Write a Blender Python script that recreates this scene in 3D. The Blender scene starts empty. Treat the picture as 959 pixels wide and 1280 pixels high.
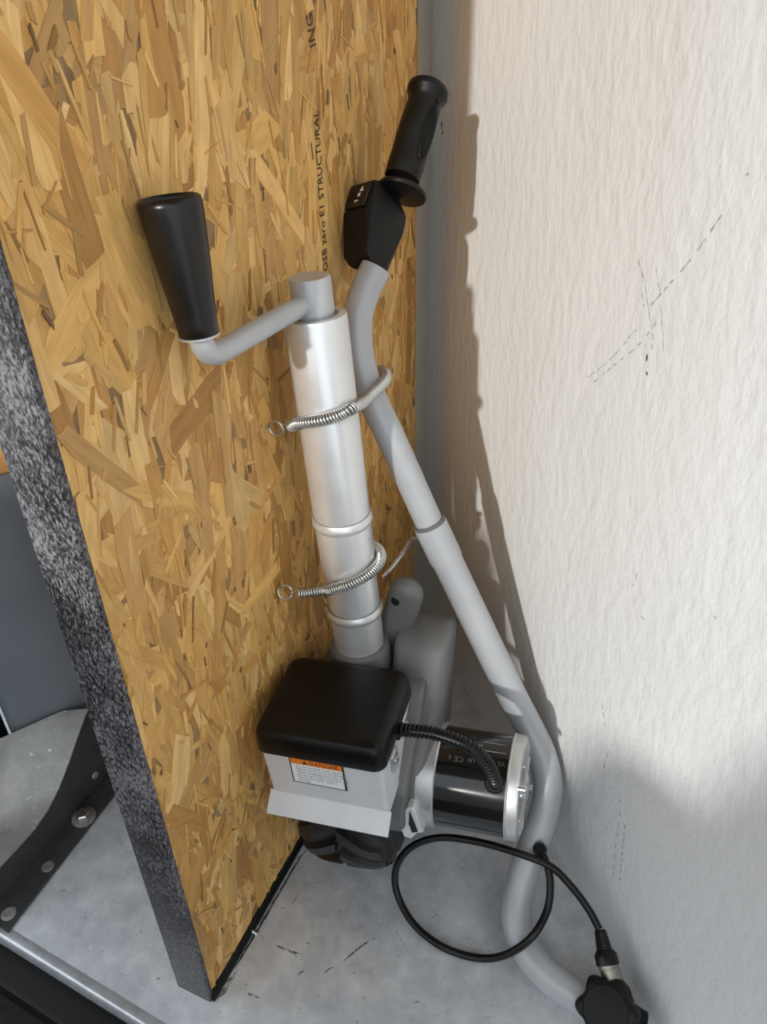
import bpy, bmesh, math, random
from mathutils import Vector, Matrix, noise

random.seed(11)
sc = bpy.context.scene
COL = sc.collection
PI = math.pi

# ------------------------------------------------------------------ camera
F, CX, CY, CAMH = 925.0, 479.5, 640.0, 0.935
_n = Vector((28.0, -1460.0, F)).normalized()          # world "down" seen by the camera (x right, y up, z forward)
_up = -_n
_fw = (Vector((0, 0, 1)) - _up * _up.z).normalized()
_rt = Vector((_fw.y * _up.z - _fw.z * _up.y, _fw.z * _up.x - _fw.x * _up.z, _fw.x * _up.y - _fw.y * _up.x))
if _rt.x < 0: _rt = -_rt
CAM = Vector((0, 0, CAMH))
def c2w(v): return Vector((_rt.dot(v), _fw.dot(v), _up.dot(v)))
def ray(px, py): return c2w(Vector(((px - CX) / F, (CY - py) / F, 1.0)))
def P(px, py, z): return CAM + ray(px, py) * z         # a point of the place at depth z
def fl(px, py, zz=0.0):
    d = ray(px, py); return CAM + d * ((zz - CAMH) / d.z)
def onplane(px, py, p0, n):
    d = ray(px, py); return CAM + d * ((p0 - CAM).dot(n) / d.dot(n))

cd = bpy.data.cameras.new('camera'); cam = bpy.data.objects.new('camera', cd); COL.objects.link(cam)
r_, u_, b_ = c2w(Vector((1, 0, 0))), c2w(Vector((0, 1, 0))), -c2w(Vector((0, 0, 1)))
cam.matrix_world = Matrix(((r_.x, u_.x, b_.x, 0), (r_.y, u_.y, b_.y, 0), (r_.z, u_.z, b_.z, CAMH), (0, 0, 0, 1)))
cd.sensor_fit = 'VERTICAL'; cd.sensor_height = 34.6; cd.lens = F / 1280.0 * 34.6
cd.clip_start = 0.02; cd.clip_end = 60
sc.camera = cam

# ------------------------------------------------------------------ light
w = bpy.data.worlds.new('sky'); sc.world = w; w.use_nodes = True
bg = w.node_tree.nodes['Background']
bg.inputs[0].default_value = (0.86, 0.93, 1.0, 1); bg.inputs[1].default_value = 1.6
SUN = Vector((0.497, 0.868, -0.378)).normalized()
sl = bpy.data.lights.new('sun', 'SUN'); so = bpy.data.objects.new('sun', sl); COL.objects.link(so)
sl.energy = 2.4; sl.angle = math.radians(1.6); sl.color = (1.0, 0.975, 0.925)
so.rotation_euler = SUN.to_track_quat('-Z', 'Y').to_euler(); so.location = (-2, -3, 3)
sc.view_settings.view_transform = 'Standard'; sc.view_settings.look = 'None'
sc.view_settings.exposure = 0.0; sc.view_settings.gamma = 1.0; sc.view_settings.use_curve_mapping = False

# ------------------------------------------------------------------ materials
def nodes_of(name):
    m = bpy.data.materials.new(name); m.use_nodes = True
    nt = m.node_tree; return m, nt, nt.nodes['Principled BSDF']
def N(nt, t, **kw):
    n = nt.nodes.new(t)
    for k, v in kw.items():
        if k.startswith('i_'):
            n.inputs[k[2:].replace('_', ' ')].default_value = v
        else: setattr(n, k, v)
    return n
def ramp(nt, src, stops, link=True):
    r = nt.nodes.new('ShaderNodeValToRGB'); e = r.color_ramp.elements
    while len(e) < len(stops): e.new(0.5)
    for el, (p, c) in zip(e, stops):
        el.position = p; el.color = (c[0], c[1], c[2], 1) if hasattr(c, '__len__') else (c, c, c, 1)
    nt.links.new(src, r.inputs[0]); return r
def mix(nt, fac, a, b, mode='MIX'):
    m = nt.nodes.new('ShaderNodeMix'); m.data_type = 'RGBA'; m.blend_type = mode
    for s, v in ((0, fac), (6, a), (7, b)):
        if hasattr(v, 'links'): nt.links.new(v, m.inputs[s])
        elif hasattr(v, '__len__'): m.inputs[s].default_value = (v[0], v[1], v[2], 1)
        else: m.inputs[s].default_value = v
    return m.outputs[2]
def bump(nt, bs, src, strength, dist):
    b = N(nt, 'ShaderNodeBump'); b.inputs['Strength'].default_value = strength; b.inputs['Distance'].default_value = dist
    nt.links.new(src, b.inputs['Height']); nt.links.new(b.outputs[0], bs.inputs['Normal'])
def noise_tex(nt, scale, detail=3, rough=0.55, stretch=None, coord='Object'):
    tc = N(nt, 'ShaderNodeTexCoord'); out = tc.outputs[coord]
    if stretch:
        mp = N(nt, 'ShaderNodeMapping'); mp.inputs['Scale'].default_value = stretch[:3]
        if len(stretch) > 3: mp.inputs['Rotation'].default_value = stretch[3]
        nt.links.new(out, mp.inputs[0]); out = mp.outputs[0]
    n = N(nt, 'ShaderNodeTexNoise'); n.inputs['Scale'].default_value = scale
    n.inputs['Detail'].default_value = detail; n.inputs['Roughness'].default_value = rough
    nt.links.new(out, n.inputs['Vector']); return n
def simple(name, col, rough=0.5, metal=0.0, var=0.12, scale=60, bmp=0.0, coat=0.0, bscale=None, spec=0.5):
    m, nt, bs = nodes_of(name)
    n = noise_tex(nt, scale)
    lo = [c * (1 - var) for c in col]; hi = [min(1, c * (1 + var)) for c in col]
    r = ramp(nt, n.outputs[0], [(0.3, lo), (0.7, hi)])
    nt.links.new(r.outputs[0], bs.inputs['Base Color'])
    rr = ramp(nt, n.outputs[0], [(0.3, rough * 0.9), (0.7, min(1, rough * 1.12))]); nt.links.new(rr.outputs[0], bs.inputs['Roughness'])
    bs.inputs['Metallic'].default_value = metal; bs.inputs['Coat Weight'].default_value = coat
    bs.inputs['Specular IOR Level'].default_value = spec
    bs.inputs['Coat Roughness'].default_value = 0.06
    if bmp:
        nb = noise_tex(nt, bscale or scale * 4, 2); bump(nt, bs, nb.outputs[0], bmp, 0.001)
    return m
MAT = {}
MAT['silver'] = simple('silver_paint', (0.50, 0.51, 0.52), 0.42, 0.35, 0.05, 40, 0.06, bscale=900)
MAT['tube'] = simple('satin_aluminium', (0.74, 0.745, 0.75), 0.30, 0.6, 0.04, 30, 0.04, bscale=1200)
MAT['pole'] = simple('grey_enamel', (0.45, 0.46, 0.475), 0.38, 0.15, 0.04, 30, 0.03, bscale=900)
MAT['case'] = simple('grey_casting', (0.155, 0.152, 0.147), 0.48, 0.2, 0.06, 30, 0.1, bscale=700)
MAT['boxgrey'] = simple('light_grey_casting', (0.68, 0.69, 0.70), 0.42, 0.2, 0.04, 40, 0.05, bscale=900)
MAT['caps'] = simple('cast_aluminium', (0.58, 0.58, 0.58), 0.36, 0.7, 0.05, 90, 0.1, bscale=1400)
MAT['black'] = simple('black_plastic', (0.0065, 0.006, 0.0055), 0.45, 0, 0.15, 50, 0.05, bscale=1500, spec=0.28)
MAT['cover'] = simple('black_cover_plastic', (0.005, 0.0045, 0.004), 0.34, 0, 0.15, 50, 0.03, bscale=1500, spec=0.25)
MAT['gripb'] = simple('brown_black_plastic', (0.008, 0.006, 0.0048), 0.30, 0, 0.15, 50, spec=0.4)
MAT['motor'] = simple('gloss_black_enamel', (0.007, 0.007, 0.007), 0.12, 0, 0.1, 50, coat=0.35, spec=0.4)
MAT['rubber'] = simple('tyre_rubber', (0.010, 0.010, 0.010), 0.42, 0, 0.4, 90, 0.2, bscale=300)
MAT['cable'] = simple('cable_sheath', (0.005, 0.005, 0.005), 0.3, 0, 0.1, 60, spec=0.35)
MAT['zinc'] = simple('zinc_wire', (0.62, 0.62, 0.60), 0.27, 0.95, 0.05, 200)
MAT['nickel'] = simple('nickel_sleeve', (0.42, 0.38, 0.33), 0.35, 0.9, 0.08, 200)
MAT['white'] = simple('white_print', (0.82, 0.82, 0.82), 0.5, 0, 0.02)
MAT['orange'] = simple('orange_print', (0.85, 0.22, 0.01), 0.5, 0, 0.03)
MAT['ink'] = simple('black_ink', (0.03, 0.025, 0.02), 0.7, 0, 0.1)
MAT['greyink'] = simple('grey_ink', (0.22, 0.22, 0.24), 0.7, 0, 0.1)
MAT['paleink'] = simple('pale_print', (0.25, 0.25, 0.25), 0.5, 0, 0.1)
MAT['bracket'] = simple('dark_grey_paint', (0.055, 0.057, 0.058), 0.5, 0.1, 0.15, 60, 0.1)
MAT['panel'] = simple('blue_grey_sheet', (0.19, 0.215, 0.24), 0.45, 0.1, 0.06, 8)
MAT['scratch'] = simple('scratch_grey', (0.42, 0.42, 0.42), 0.8, 0, 0.3, 300)
MAT['scratchdark'] = simple('scratch_dark', (0.09, 0.085, 0.08), 0.8, 0, 0.4, 300)
MAT['scuffdark'] = simple('scuff_dark', (0.17, 0.175, 0.18), 0.7, 0, 0.5, 200)
MAT['scufflight'] = simple('scuff_light', (0.55, 0.57, 0.58), 0.6, 0, 0.3, 200)
MAT['batten'] = simple('orange_wood', (0.55, 0.28, 0.08), 0.6, 0, 0.2, 40)
MAT['cornerstrip'] = simple('cream_filler', (0.60, 0.53, 0.43), 0.8, 0, 0.05, 20)
MAT['ceil'] = simple('dark_ceiling', (0.16, 0.12, 0.085), 0.7, 0, 0.1, 10)
MAT['plainwall'] = simple('off_white_plaster', (0.72, 0.71, 0.69), 0.8, 0, 0.03, 8)

# galvanised steel sheet
def galv(name, base, k=1.0):
    m, nt, bs = nodes_of(name)
    tc = N(nt, 'ShaderNodeTexCoord')
    v = N(nt, 'ShaderNodeTexVoronoi'); v.inputs['Scale'].default_value = 55
    nd = noise_tex(nt, 14, 3)
    vm = N(nt, 'ShaderNodeVectorMath', operation='MULTIPLY_ADD'); vm.inputs[1].default_value = (0.05, 0.05, 0.05)
    nt.links.new(nd.outputs[1], vm.inputs[0]); nt.links.new(tc.outputs['Object'], vm.inputs[2]); nt.links.new(vm.outputs[0], v.inputs['Vector'])
    bw = N(nt, 'ShaderNodeRGBToBW'); nt.links.new(v.outputs['Color'], bw.inputs[0])
    sp = ramp(nt, bw.outputs[0], [(0.2, [c * (1 - 0.035 * k) for c in base]), (0.8, [c * (1 + 0.035 * k) for c in base])])
    n2 = noise_tex(nt, 5.5, 4, 0.6); st = ramp(nt, n2.outputs[0], [(0.33, (0.70, 0.71, 0.73)), (0.5, (0.93, 0.93, 0.93)), (0.66, (1.12, 1.11, 1.08))])
    c = mix(nt, 1.0, sp.outputs[0], st.outputs[0], 'MULTIPLY')
    n5 = noise_tex(nt, 28, 5, 0.7); s5 = ramp(nt, n5.outputs[0], [(0.34, (0.84, 0.845, 0.86)), (0.52, (1.0, 1.0, 1.0)), (0.66, (1.13, 1.13, 1.12))]); c = mix(nt, 1.0, c, s5.outputs[0], 'MULTIPLY')
    n3 = noise_tex(nt, 120, 2, 0.5); sk = ramp(nt, n3.outputs[0], [(0.685, 0.0), (0.72, 0.85)])
    c = mix(nt, sk.outputs[0], c, (0.66, 0.67, 0.67))
    n4 = noise_tex(nt, 75, 3, 0.65, (1, 1.6, 1, (0, 0, 0.6))); dk = ramp(nt, n4.outputs[0], [(0.29, 0.7), (0.34, 0.0)])
    c = mix(nt, dk.outputs[0], c, (0.12, 0.12, 0.125))
    nt.links.new(c, bs.inputs['Base Color'])
    rr = ramp(nt, n2.outputs[0], [(0.3, 0.52), (0.7, 0.40)]); nt.links.new(rr.outputs[0], bs.inputs['Roughness'])
    bs.inputs['Metallic'].default_value = 0.35
    bump(nt, bs, n4.outputs[0], 0.08, 0.001)
    return m
MAT['lip'] = simple('bright_galvanised_fold', (0.62, 0.65, 0.68), 0.32, 0.75, 0.15, 70)
MAT['floor'] = galv('galvanised_floor', (0.63, 0.655, 0.68))
MAT['galv'] = galv('galvanised_sheet', (0.37, 0.365, 0.35))

# painted wall with roller texture
m, nt, bs = nodes_of('white_roller_paint'); MAT['wall'] = m
n1 = noise_tex(nt, 70, 3, 0.55, (1, 1, 0.55, (0.35, 0, 0))); n2 = noise_tex(nt, 2.2, 3)
r = ramp(nt, n2.outputs[0], [(0.35, (0.77, 0.78, 0.78)), (0.65, (0.81, 0.82, 0.82))])
nt.links.new(r.outputs[0], bs.inputs['Base Color']); bs.inputs['Roughness'].default_value = 0.55
bs.inputs['Specular IOR Level'].default_value = 0.3
bump(nt, bs, n1.outputs[0], 0.5, 0.004)

# OSB: strands carry their own tint in a colour attribute, grain runs along each strand's UV
def osb_mat(name, attr=True):
    m, nt, bs = nodes_of(name)
    uv = N(nt, 'ShaderNodeUVMap'); uv.uv_map = 'UVMap'
    mp = N(nt, 'ShaderNodeMapping'); mp.inputs['Scale'].default_value = (14, 620, 1); nt.links.new(uv.outputs[0], mp.inputs[0])
    g = N(nt, 'ShaderNodeTexNoise'); g.inputs['Scale'].default_value = 1.0; g.inputs['Detail'].default_value = 4; g.inputs['Roughness'].default_value = 0.6
    nt.links.new(mp.outputs[0], g.inputs['Vector'])
    mp2 = N(nt, 'ShaderNodeMapping'); mp2.inputs['Scale'].default_value = (30, 110, 1); nt.links.new(uv.outputs[0], mp2.inputs[0])
    g2 = N(nt, 'ShaderNodeTexNoise'); g2.inputs['Scale'].default_value = 1.0; g2.inputs['Detail'].default_value = 2
    nt.links.new(mp2.outputs[0], g2.inputs['Vector'])
    gr = ramp(nt, g.outputs[0], [(0.25, (0.74, 0.66, 0.57)), (0.43, (0.97, 0.96, 0.94)), (0.7, (1.06, 1.06, 1.06))])
    gr2 = ramp(nt, g2.outputs[0], [(0.3, (0.86, 0.82, 0.77)), (0.65, (1.06, 1.06, 1.06))])
    a = N(nt, 'ShaderNodeVertexColor'); a.layer_name = 'Col'
    c = mix(nt, 1.0, a.outputs[0], gr.outputs[0], 'MULTIPLY'); c = mix(nt, 1.0, c, gr2.outputs[0], 'MULTIPLY')
    nt.links.new(c, bs.inputs['Base Color']); bs.inputs['Roughness'].default_value = 0.55; bs.inputs['Specular IOR Level'].default_value = 0.35
    bump(nt, bs, g.outputs[0], 0.35, 0.0006)
    return m
MAT['strand'] = osb_mat('wood_strand')
m, nt, bs = nodes_of('osb_core'); MAT['osbcore'] = m
n1 = noise_tex(nt, 60, 5, 0.7, (1, 1, 0.25)); r = ramp(nt, n1.outputs[0], [(0.3, (0.13, 0.065, 0.022)), (0.6, (0.36, 0.22, 0.09))])
nt.links.new(r.outputs[0], bs.inputs['Base Color']); bs.inputs['Roughness'].default_value = 0.7

# scuffed black edging
m, nt, bs = nodes_of('scuffed_black_edging'); MAT['tape'] = m
n1 = noise_tex(nt, 420, 5, 0.75, (1, 1, 0.5, (0.6, 0.3, 0))); n2 = noise_tex(nt, 9, 3)
ad = N(nt, 'ShaderNodeMath', operation='MULTIPLY_ADD'); ad.inputs[1].default_value = 0.45; nt.links.new(n2.outputs[0], ad.inputs[0]); nt.links.new(n1.outputs[0], ad.inputs[2])
r = ramp(nt, ad.outputs[0], [(0.64, (0.011, 0.009, 0.010)), (0.73, (0.075, 0.068, 0.071)), (0.82, (0.25, 0.24, 0.245))])
nt.links.new(r.outputs[0], bs.inputs['Base Color']); rr = ramp(nt, ad.outputs[0], [(0.6, 0.35), (0.9, 0.6)]); nt.links.new(rr.outputs[0], bs.inputs['Roughness'])
bump(nt, bs, n1.outputs[0], 0.25, 0.001)

# brown woven mat
m, nt, bs = nodes_of('brown_mesh_mat'); MAT['mat'] = m
tc = N(nt, 'ShaderNodeTexCoord'); v = N(nt, 'ShaderNodeTexVoronoi'); v.inputs['Scale'].default_value = 260; v.inputs['Randomness'].default_value = 0.25
nt.links.new(tc.outputs['Object'], v.inputs['Vector'])
r = ramp(nt, v.outputs[0], [(0.25, (0.035, 0.018, 0.014)), (0.6, (0.006, 0.004, 0.004))]); nt.links.new(r.outputs[0], bs.inputs['Base Color'])
bs.inputs['Roughness'].default_value = 0.8; bump(nt, bs, v.outputs[0], -0.6, 0.002)

# ------------------------------------------------------------------ mesh helpers
WM = {}
def finish(bm, ang=35):
    bmesh.ops.recalc_face_normals(bm, faces=bm.faces)
    t = math.radians(ang)
    for f in bm.faces: f.smooth = True
    for e in bm.edges:
        if len(e.link_faces) == 2 and e.calc_face_angle(0) > t: e.smooth = False
def obj(name, bm, mat, parent=None, xf=None, ang=35, recalc=True):
    if xf is not None: bm.transform(xf)
    if recalc: finish(bm, ang)
    me = bpy.data.meshes.new(name)
    if parent is not None: bm.transform(WM[parent].inverted())
    bm.to_mesh(me); bm.free()
    me.materials.append(MAT[mat] if isinstance(mat, str) else mat)
    o = bpy.data.objects.new(name, me); COL.objects.link(o)
    WM[o] = Matrix()
    if parent is not None: o.parent = parent; WM[o] = WM[parent]
    return o
def thing(name, label, cat, mat4, group=None):
    o = bpy.data.objects.new(name, None); COL.objects.link(o); o.matrix_world = mat4; o.empty_display_size = 0.05
    WM[o] = mat4.copy(); tag(o, label, cat, group); return o
def tag(o, label, cat, group=None):
    o['label'] = label; o['category'] = cat
    if group: o['group'] = group
def struct(o): o['kind'] = 'structure'; return o
def T(v): return Matrix.Translation(v)

def catmull(pts, n=10):
    pts = [Vector(p) for p in pts]; out = []
    for i in range(len(pts) - 1):
        p0 = pts[i - 1] if i else pts[i] * 2 - pts[i + 1]; p1 = pts[i]; p2 = pts[i + 1]
        p3 = pts[i + 2] if i + 2 < len(pts) else p2 * 2 - p1
        for k in range(n):
            t = k / n
            out.append(0.5 * ((2 * p1) + (p2 - p0) * t + (2 * p0 - 5 * p1 + 4 * p2 - p3) * t * t + (3 * p1 - p0 - 3 * p2 + p3) * t ** 3))
    out.append(pts[-1]); return out
def resample(pts, step):
    out = [pts[0].copy()]; need = step
    for a, b in zip(pts, pts[1:]):
        L = (b - a).length; pos = 0
        while L - pos >= need:
            pos += need; out.append(a + (b - a) * (pos / L)); need = step
        need -= (L - pos)
    return out
def frames(pts):
    ts = []
    for i in range(len(pts)):
        a = pts[max(0, i - 1)]; b = pts[min(len(pts) - 1, i + 1)]; ts.append((b - a).normalized())
    n = ts[0].orthogonal().normalized(); fr = []
    for t in ts:
        n = (n - t * n.dot(t)).normalized(); fr.append((t, n, t.cross(n)))
    return fr
def sweep(pts, rad, seg=16, caps=True, bm=None):
    bm = bm or bmesh.new(); fr = frames(pts); rings = []
    for i, (p, (t, n, b)) in enumerate(zip(pts, fr)):
        r = rad(i / (len(pts) - 1)) if callable(rad) else rad
        rings.append([bm.verts.new(p + (n * math.cos(a) + b * math.sin(a)) * r) for a in [2 * PI * k / seg for k in range(seg)]])
    for A, B in zip(rings, rings[1:]):
        for k in range(seg): bm.faces.new((A[k], A[(k + 1) % seg], B[(k + 1) % seg], B[k]))
    if caps: bm.faces.new(rings[0]); bm.faces.new(rings[-1])
    return bm
def lathe(prof, seg=40, bm=None):
    """profile of (radius, z) round the z axis"""
    bm = bm or bmesh.new(); rings = []
    for r, z in prof:
        if r < 1e-6: rings.append([bm.verts.new((0, 0, z))])
        else: rings.append([bm.verts.new((r * math.cos(2 * PI * k / seg), r * math.sin(2 * PI * k / seg), z)) for k in range(seg)])
    for A, B in zip(rings, rings[1:]):
        for k in range(seg):
            k2 = (k + 1) % seg
            if len(A) == 1 and len(B) == 1: continue
            if len(A) == 1: bm.faces.new((A[0], B[k], B[k2]))
            elif len(B) == 1: bm.faces.new((A[k], A[k2], B[0]))
            else: bm.faces.new((A[k], A[k2], B[k2], B[k]))
    return bm
def axis_mat(p, d, ref=None):
    z = Vector(d).normalized(); x = (Vector(ref) if ref is not None else z.orthogonal()); x = (x - z * x.dot(z)).normalized(); y = z.cross(x)
    return Matrix(((x.x, y.x, z.x, p[0]), (x.y, y.y, z.y, p[1]), (x.z, y.z, z.z, p[2]), (0, 0, 0, 1)))
def box(lo, hi, bev=0.0, seg=3, bm=None, edges=None):
    bm2 = bmesh.new(); bmesh.ops.create_cube(bm2, size=1)
    for v in bm2.verts:
        for i in range(3): v.co[i] = lo[i] if v.co[i] < 0 else hi[i]
    if bev: bmesh.ops.bevel(bm2, geom=bm2.edges[:], offset=bev, segments=seg, affect='EDGES', profile=0.5)
    if bm is None: return bm2
    me = bpy.data.meshes.new('t'); bm2.to_mesh(me); bm2.free(); bm.from_mesh(me); bpy.data.meshes.remove(me); return bm
def prism(poly, vec, bev=0.0, seg=2):
    """extrude a closed 3-D polygon along vec"""
    bm = bmesh.new(); a = [bm.verts.new(p) for p in poly]; f = bm.faces.new(a)
    r = bmesh.ops.extrude_face_region(bm, geom=[f]); vs = [g for g in r['geom'] if isinstance(g, bmesh.types.BMVert)]
    bmesh.ops.translate(bm, verts=vs, vec=vec)
    bmesh.ops.recalc_face_normals(bm, faces=bm.faces)
    if bev: bmesh.ops.bevel(bm, geom=bm.edges[:], offset=bev, segments=seg, affect='EDGES', profile=0.5, clamp_overlap=True)
    return bm
def text_bm(body, size, extr=0.0, align='LEFT', spacing=1.0):
    c = bpy.data.curves.new('txt', 'FONT'); c.body = body; c.size = size; c.extrude = extr; c.align_x = align; c.space_character = spacing; c.resolution_u = 2
    o = bpy.data.objects.new('txt', c); COL.objects.link(o)
    dg = bpy.context.evaluated_depsgraph_get(); me = bpy.data.meshes.new_from_object(o.evaluated_get(dg))
    bm = bmesh.new(); bm.from_mesh(me); bpy.data.meshes.remove(me); bpy.data.objects.remove(o); bpy.data.curves.remove(c); return bm
def poly_strip(pts, wid, n, lift):
    """flat ribbon on a surface of normal n"""
    bm = bmesh.new(); L = []
    for i, p in enumerate(pts):
        t = (pts[min(i + 1, len(pts) - 1)] - pts[max(i - 1, 0)]).normalized(); s = n.cross(t).normalized()
        wv = wid[i] if hasattr(wid, '__len__') else wid
        L.append((bm.verts.new(p + n * lift + s * wv / 2), bm.verts.new(p + n * lift - s * wv / 2)))
    for (a, b), (c, d) in zip(L, L[1:]): bm.faces.new((a, b, d, c))
    return bm
def join(bm, other):
    me = bpy.data.meshes.new('t'); other.to_mesh(me); other.free(); bm.from_mesh(me); bpy.data.meshes.remove(me); return bm

# ------------------------------------------------------------------ the planes of the place
UPV = Vector((0, 0, 1))
OA = fl(263, 1250); OB = fl(385, 1035)
OD = (OB - OA).normalized(); ON = Vector((OD.y, -OD.x, 0))            # OSB board: direction and front normal
W2 = fl(751, 1159); W1 = fl(600, 893)
WD = (W1 - W2).normalized(); WN = Vector((-WD.y, WD.x, 0))            # white wall: direction (to the corner) and normal

# ------------------------------------------------------------------ setting
E = Vector((0.2012, -0.1007, 0)).normalized(); E0 = Vector((-0.4822, 0.5017, 0))
def flat(v): return Vector((v[0], v[1], 0))
EN = Vector((-E.y, E.x, 0))                                            # inwards, away from the camera
poly = [E0 - E * 1.5, E0 + E * 1.9, E0 + E * 1.9 + EN * 2.9, E0 - E * 1.5 + EN * 2.9]
bm = prism(poly, Vector((0, 0, -0.024)))
es = [e for e in bm.edges if all(abs((v.co - E0).dot(EN)) < 1e-4 and v.co.z > -0.001 for v in e.verts)]
bmesh.ops.bevel(bm, geom=es, offset=0.003, segments=2, affect='EDGES', profile=0.5)
floor = struct(obj('floor', bm, 'floor', ang=50))
tag(floor, 'grey galvanised steel sheet floor with scuffs and a folded front lip', 'floor')
lp = [(.010, .0004), (.001, .0006), (-.0010, .0002), (-.0022, -.0010), (-.0062, -.0085), (-.0062, -.0100), (-.0052, -.0100), (-.0012, -.003), (.001, -.0008), (.010, -.0006)]
obj('floor_lip', prism([E0 - E * 1.5 + EN * y + UPV * z for y, z in lp], E * 3.4), 'lip', floor, None, 50)
bm = prism([E0 - E * 1.5 - EN * 0.035 + UPV * -0.045, E0 + E * 1.9 - EN * 0.035 + UPV * -0.045, E0 + E * 1.9 + EN * 0.3 + UPV * -0.045, E0 - E * 1.5 + EN * 0.3 + UPV * -0.045], Vector((0, 0, -0.05)), 0.006)
t1 = struct(obj('lip_shade_strip', bm, 'black')); tag(t1, 'black strip standing for the shade below the front lip of the steel floor', 'trim')  # black strip put in as the shade under the floor edge
bm = prism([E0 - E * 1.5 - EN * 3.2 + UPV * -0.075, E0 + E * 1.9 - EN * 3.2 + UPV * -0.075, E0 + E * 1.9 + EN * 0.02 + UPV * -0.075, E0 - E * 1.5 + EN * 0.02 + UPV * -0.075], Vector((0, 0, -0.02)))
gm = struct(obj('floor_lower', bm, 'mat')); tag(gm, 'dark brown mesh mat below the steel floor edge', 'mat')

# white wall, gently uneven
wall_base = W2
s0, s1, H = -1.35, 0.95, 1.95
bm = bmesh.new(); nx, nz = 110, 100; g = []
def wall_off(s, z):
    v = Vector((s * 5.0, z * 2.0, 3.1)); d = noise.noise(v) * 0.0028 + noise.noise(Vector((s * 13, z * 6, 8.0))) * 0.0007
    return d
for j in range(nz + 1):
    row = []
    for i in range(nx + 1):
        s = s0 + (s1 - s0) * i / nx; z = H * j / nz
        row.append(bm.verts.new(W2 + WD * s + UPV * z + WN * wall_off(s, z)))
    g.append(row)
for j in range(nz):
    for i in range(nx): bm.faces.new((g[j][i], g[j][i + 1], g[j + 1][i + 1], g[j + 1][i]))
# thickness
back = [bm.verts.new(W2 + WD * s + UPV * z - WN * 0.06) for s, z in ((s0, 0), (s1, 0), (s1, H), (s0, H))]
bm.faces.new(back)
bm.faces.new(g[0] + [back[1], back[0]]); bm.faces.new(g[nz] + [back[2], back[3]])
bm.faces.new([r_[0] for r_ in g] + [back[3], back[0]]); bm.faces.new([r_[nx] for r_ in g] + [back[2], back[1]])
wall = struct(obj('wall_right', bm, 'wall', ang=60)); tag(wall, 'white painted wall with roller texture and pencil-like scratches', 'wall')

# far wall behind everything
bm = box((-1.6, 2.35, -0.02), (1.4, 2.45, 1.95)); wb = struct(obj('wall_back', bm, 'plainwall')); tag(wb, 'pale wall far behind the board', 'wall')
# unseen sun blocker added behind the viewer, its top shaped to shade the lower corner
hdir = Vector((SUN.x, SUN.y, 0)).normalized(); lat = Vector((hdir.y, -hdir.x, 0)); tanE = -SUN.z / math.hypot(SUN.x, SUN.y)
def key_pt(l, k, along=-1.5): return hdir * along + lat * l + UPV * (k - tanE * along)
tops = [(-1.6, .68), (-.39, .66), (-.285, .66), (-.25, .54), (-.20, .47), (-.16, .40), (-.115, .385), (-.075, .49), (-.03, .525), (.03, .53), (.06, .62), (.10, .71), (.16, .74), (.5, .76)]
pts = [key_pt(l, k) for l, k in tops]
poly = pts + [Vector((pts[-1].x, pts[-1].y, -0.075)), Vector((pts[0].x, pts[0].y, -0.075))]
wf = struct(obj('sun_blocker', prism(poly, -hdir * 0.05), 'plainwall')); tag(wf, 'unseen sun blocker added behind the viewer', 'wall')

cl = struct(obj('ceiling', box((-1.6, -0.7, 1.95), (1.4, 2.45, 2.01)), 'ceil')); tag(cl, 'unseen dark ceiling added over the corner to cut the light from above', 'ceiling')  # unseen, added to keep overhead light out of the corner
# ------------------------------------------------------------------ OSB board
TH = 0.042
SL = 0.655; BH = 1.30
board_m = Matrix(((OD.x, -ON.x, 0, OA.x), (OD.y, -ON.y, 0, OA.y), (0, 0, 1, 0), (0, 0, 0, 1)))   # local: x along, y into the board, z up
osb = thing('osb_board', 'upright OSB wood panel with scuffed black front edging, left of the trailer mover', 'board', board_m)
tr = struct(obj('trim_2', box((SL + .0006, .012, 0), (SL + .137, TH + .03, BH), .002, 1), 'cornerstrip', None, board_m)); tag(tr, 'cream corner strip, extended to block light between the OSB board and the white wall', 'trim')  # pale strip carried on into the wall to block sun from behind
obj('board_core', box((0.001, 0.0, 0.0), (SL, TH, BH)), 'osbcore', osb, board_m)
# edging: U-shaped black channel on the front edge, strip along the foot
b = box((-0.0025, -0.0022, 0.0), (0.0045, TH + 0.0022, BH), 0.0012, 2)
obj('edge_strip', b, 'tape', osb, board_m)
b = bmesh.new()
pr = [(-0.006, 0.0), (-0.006, 0.003), (-0.0025, 0.006), (-0.0018, 0.013), (0.001, 0.013), (0.001, 0.0)]
obj('base_seal', prism([Vector((0.0, y, z)) for y, z in pr], Vector((SL, 0, 0))), 'black', osb, board_m)

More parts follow.
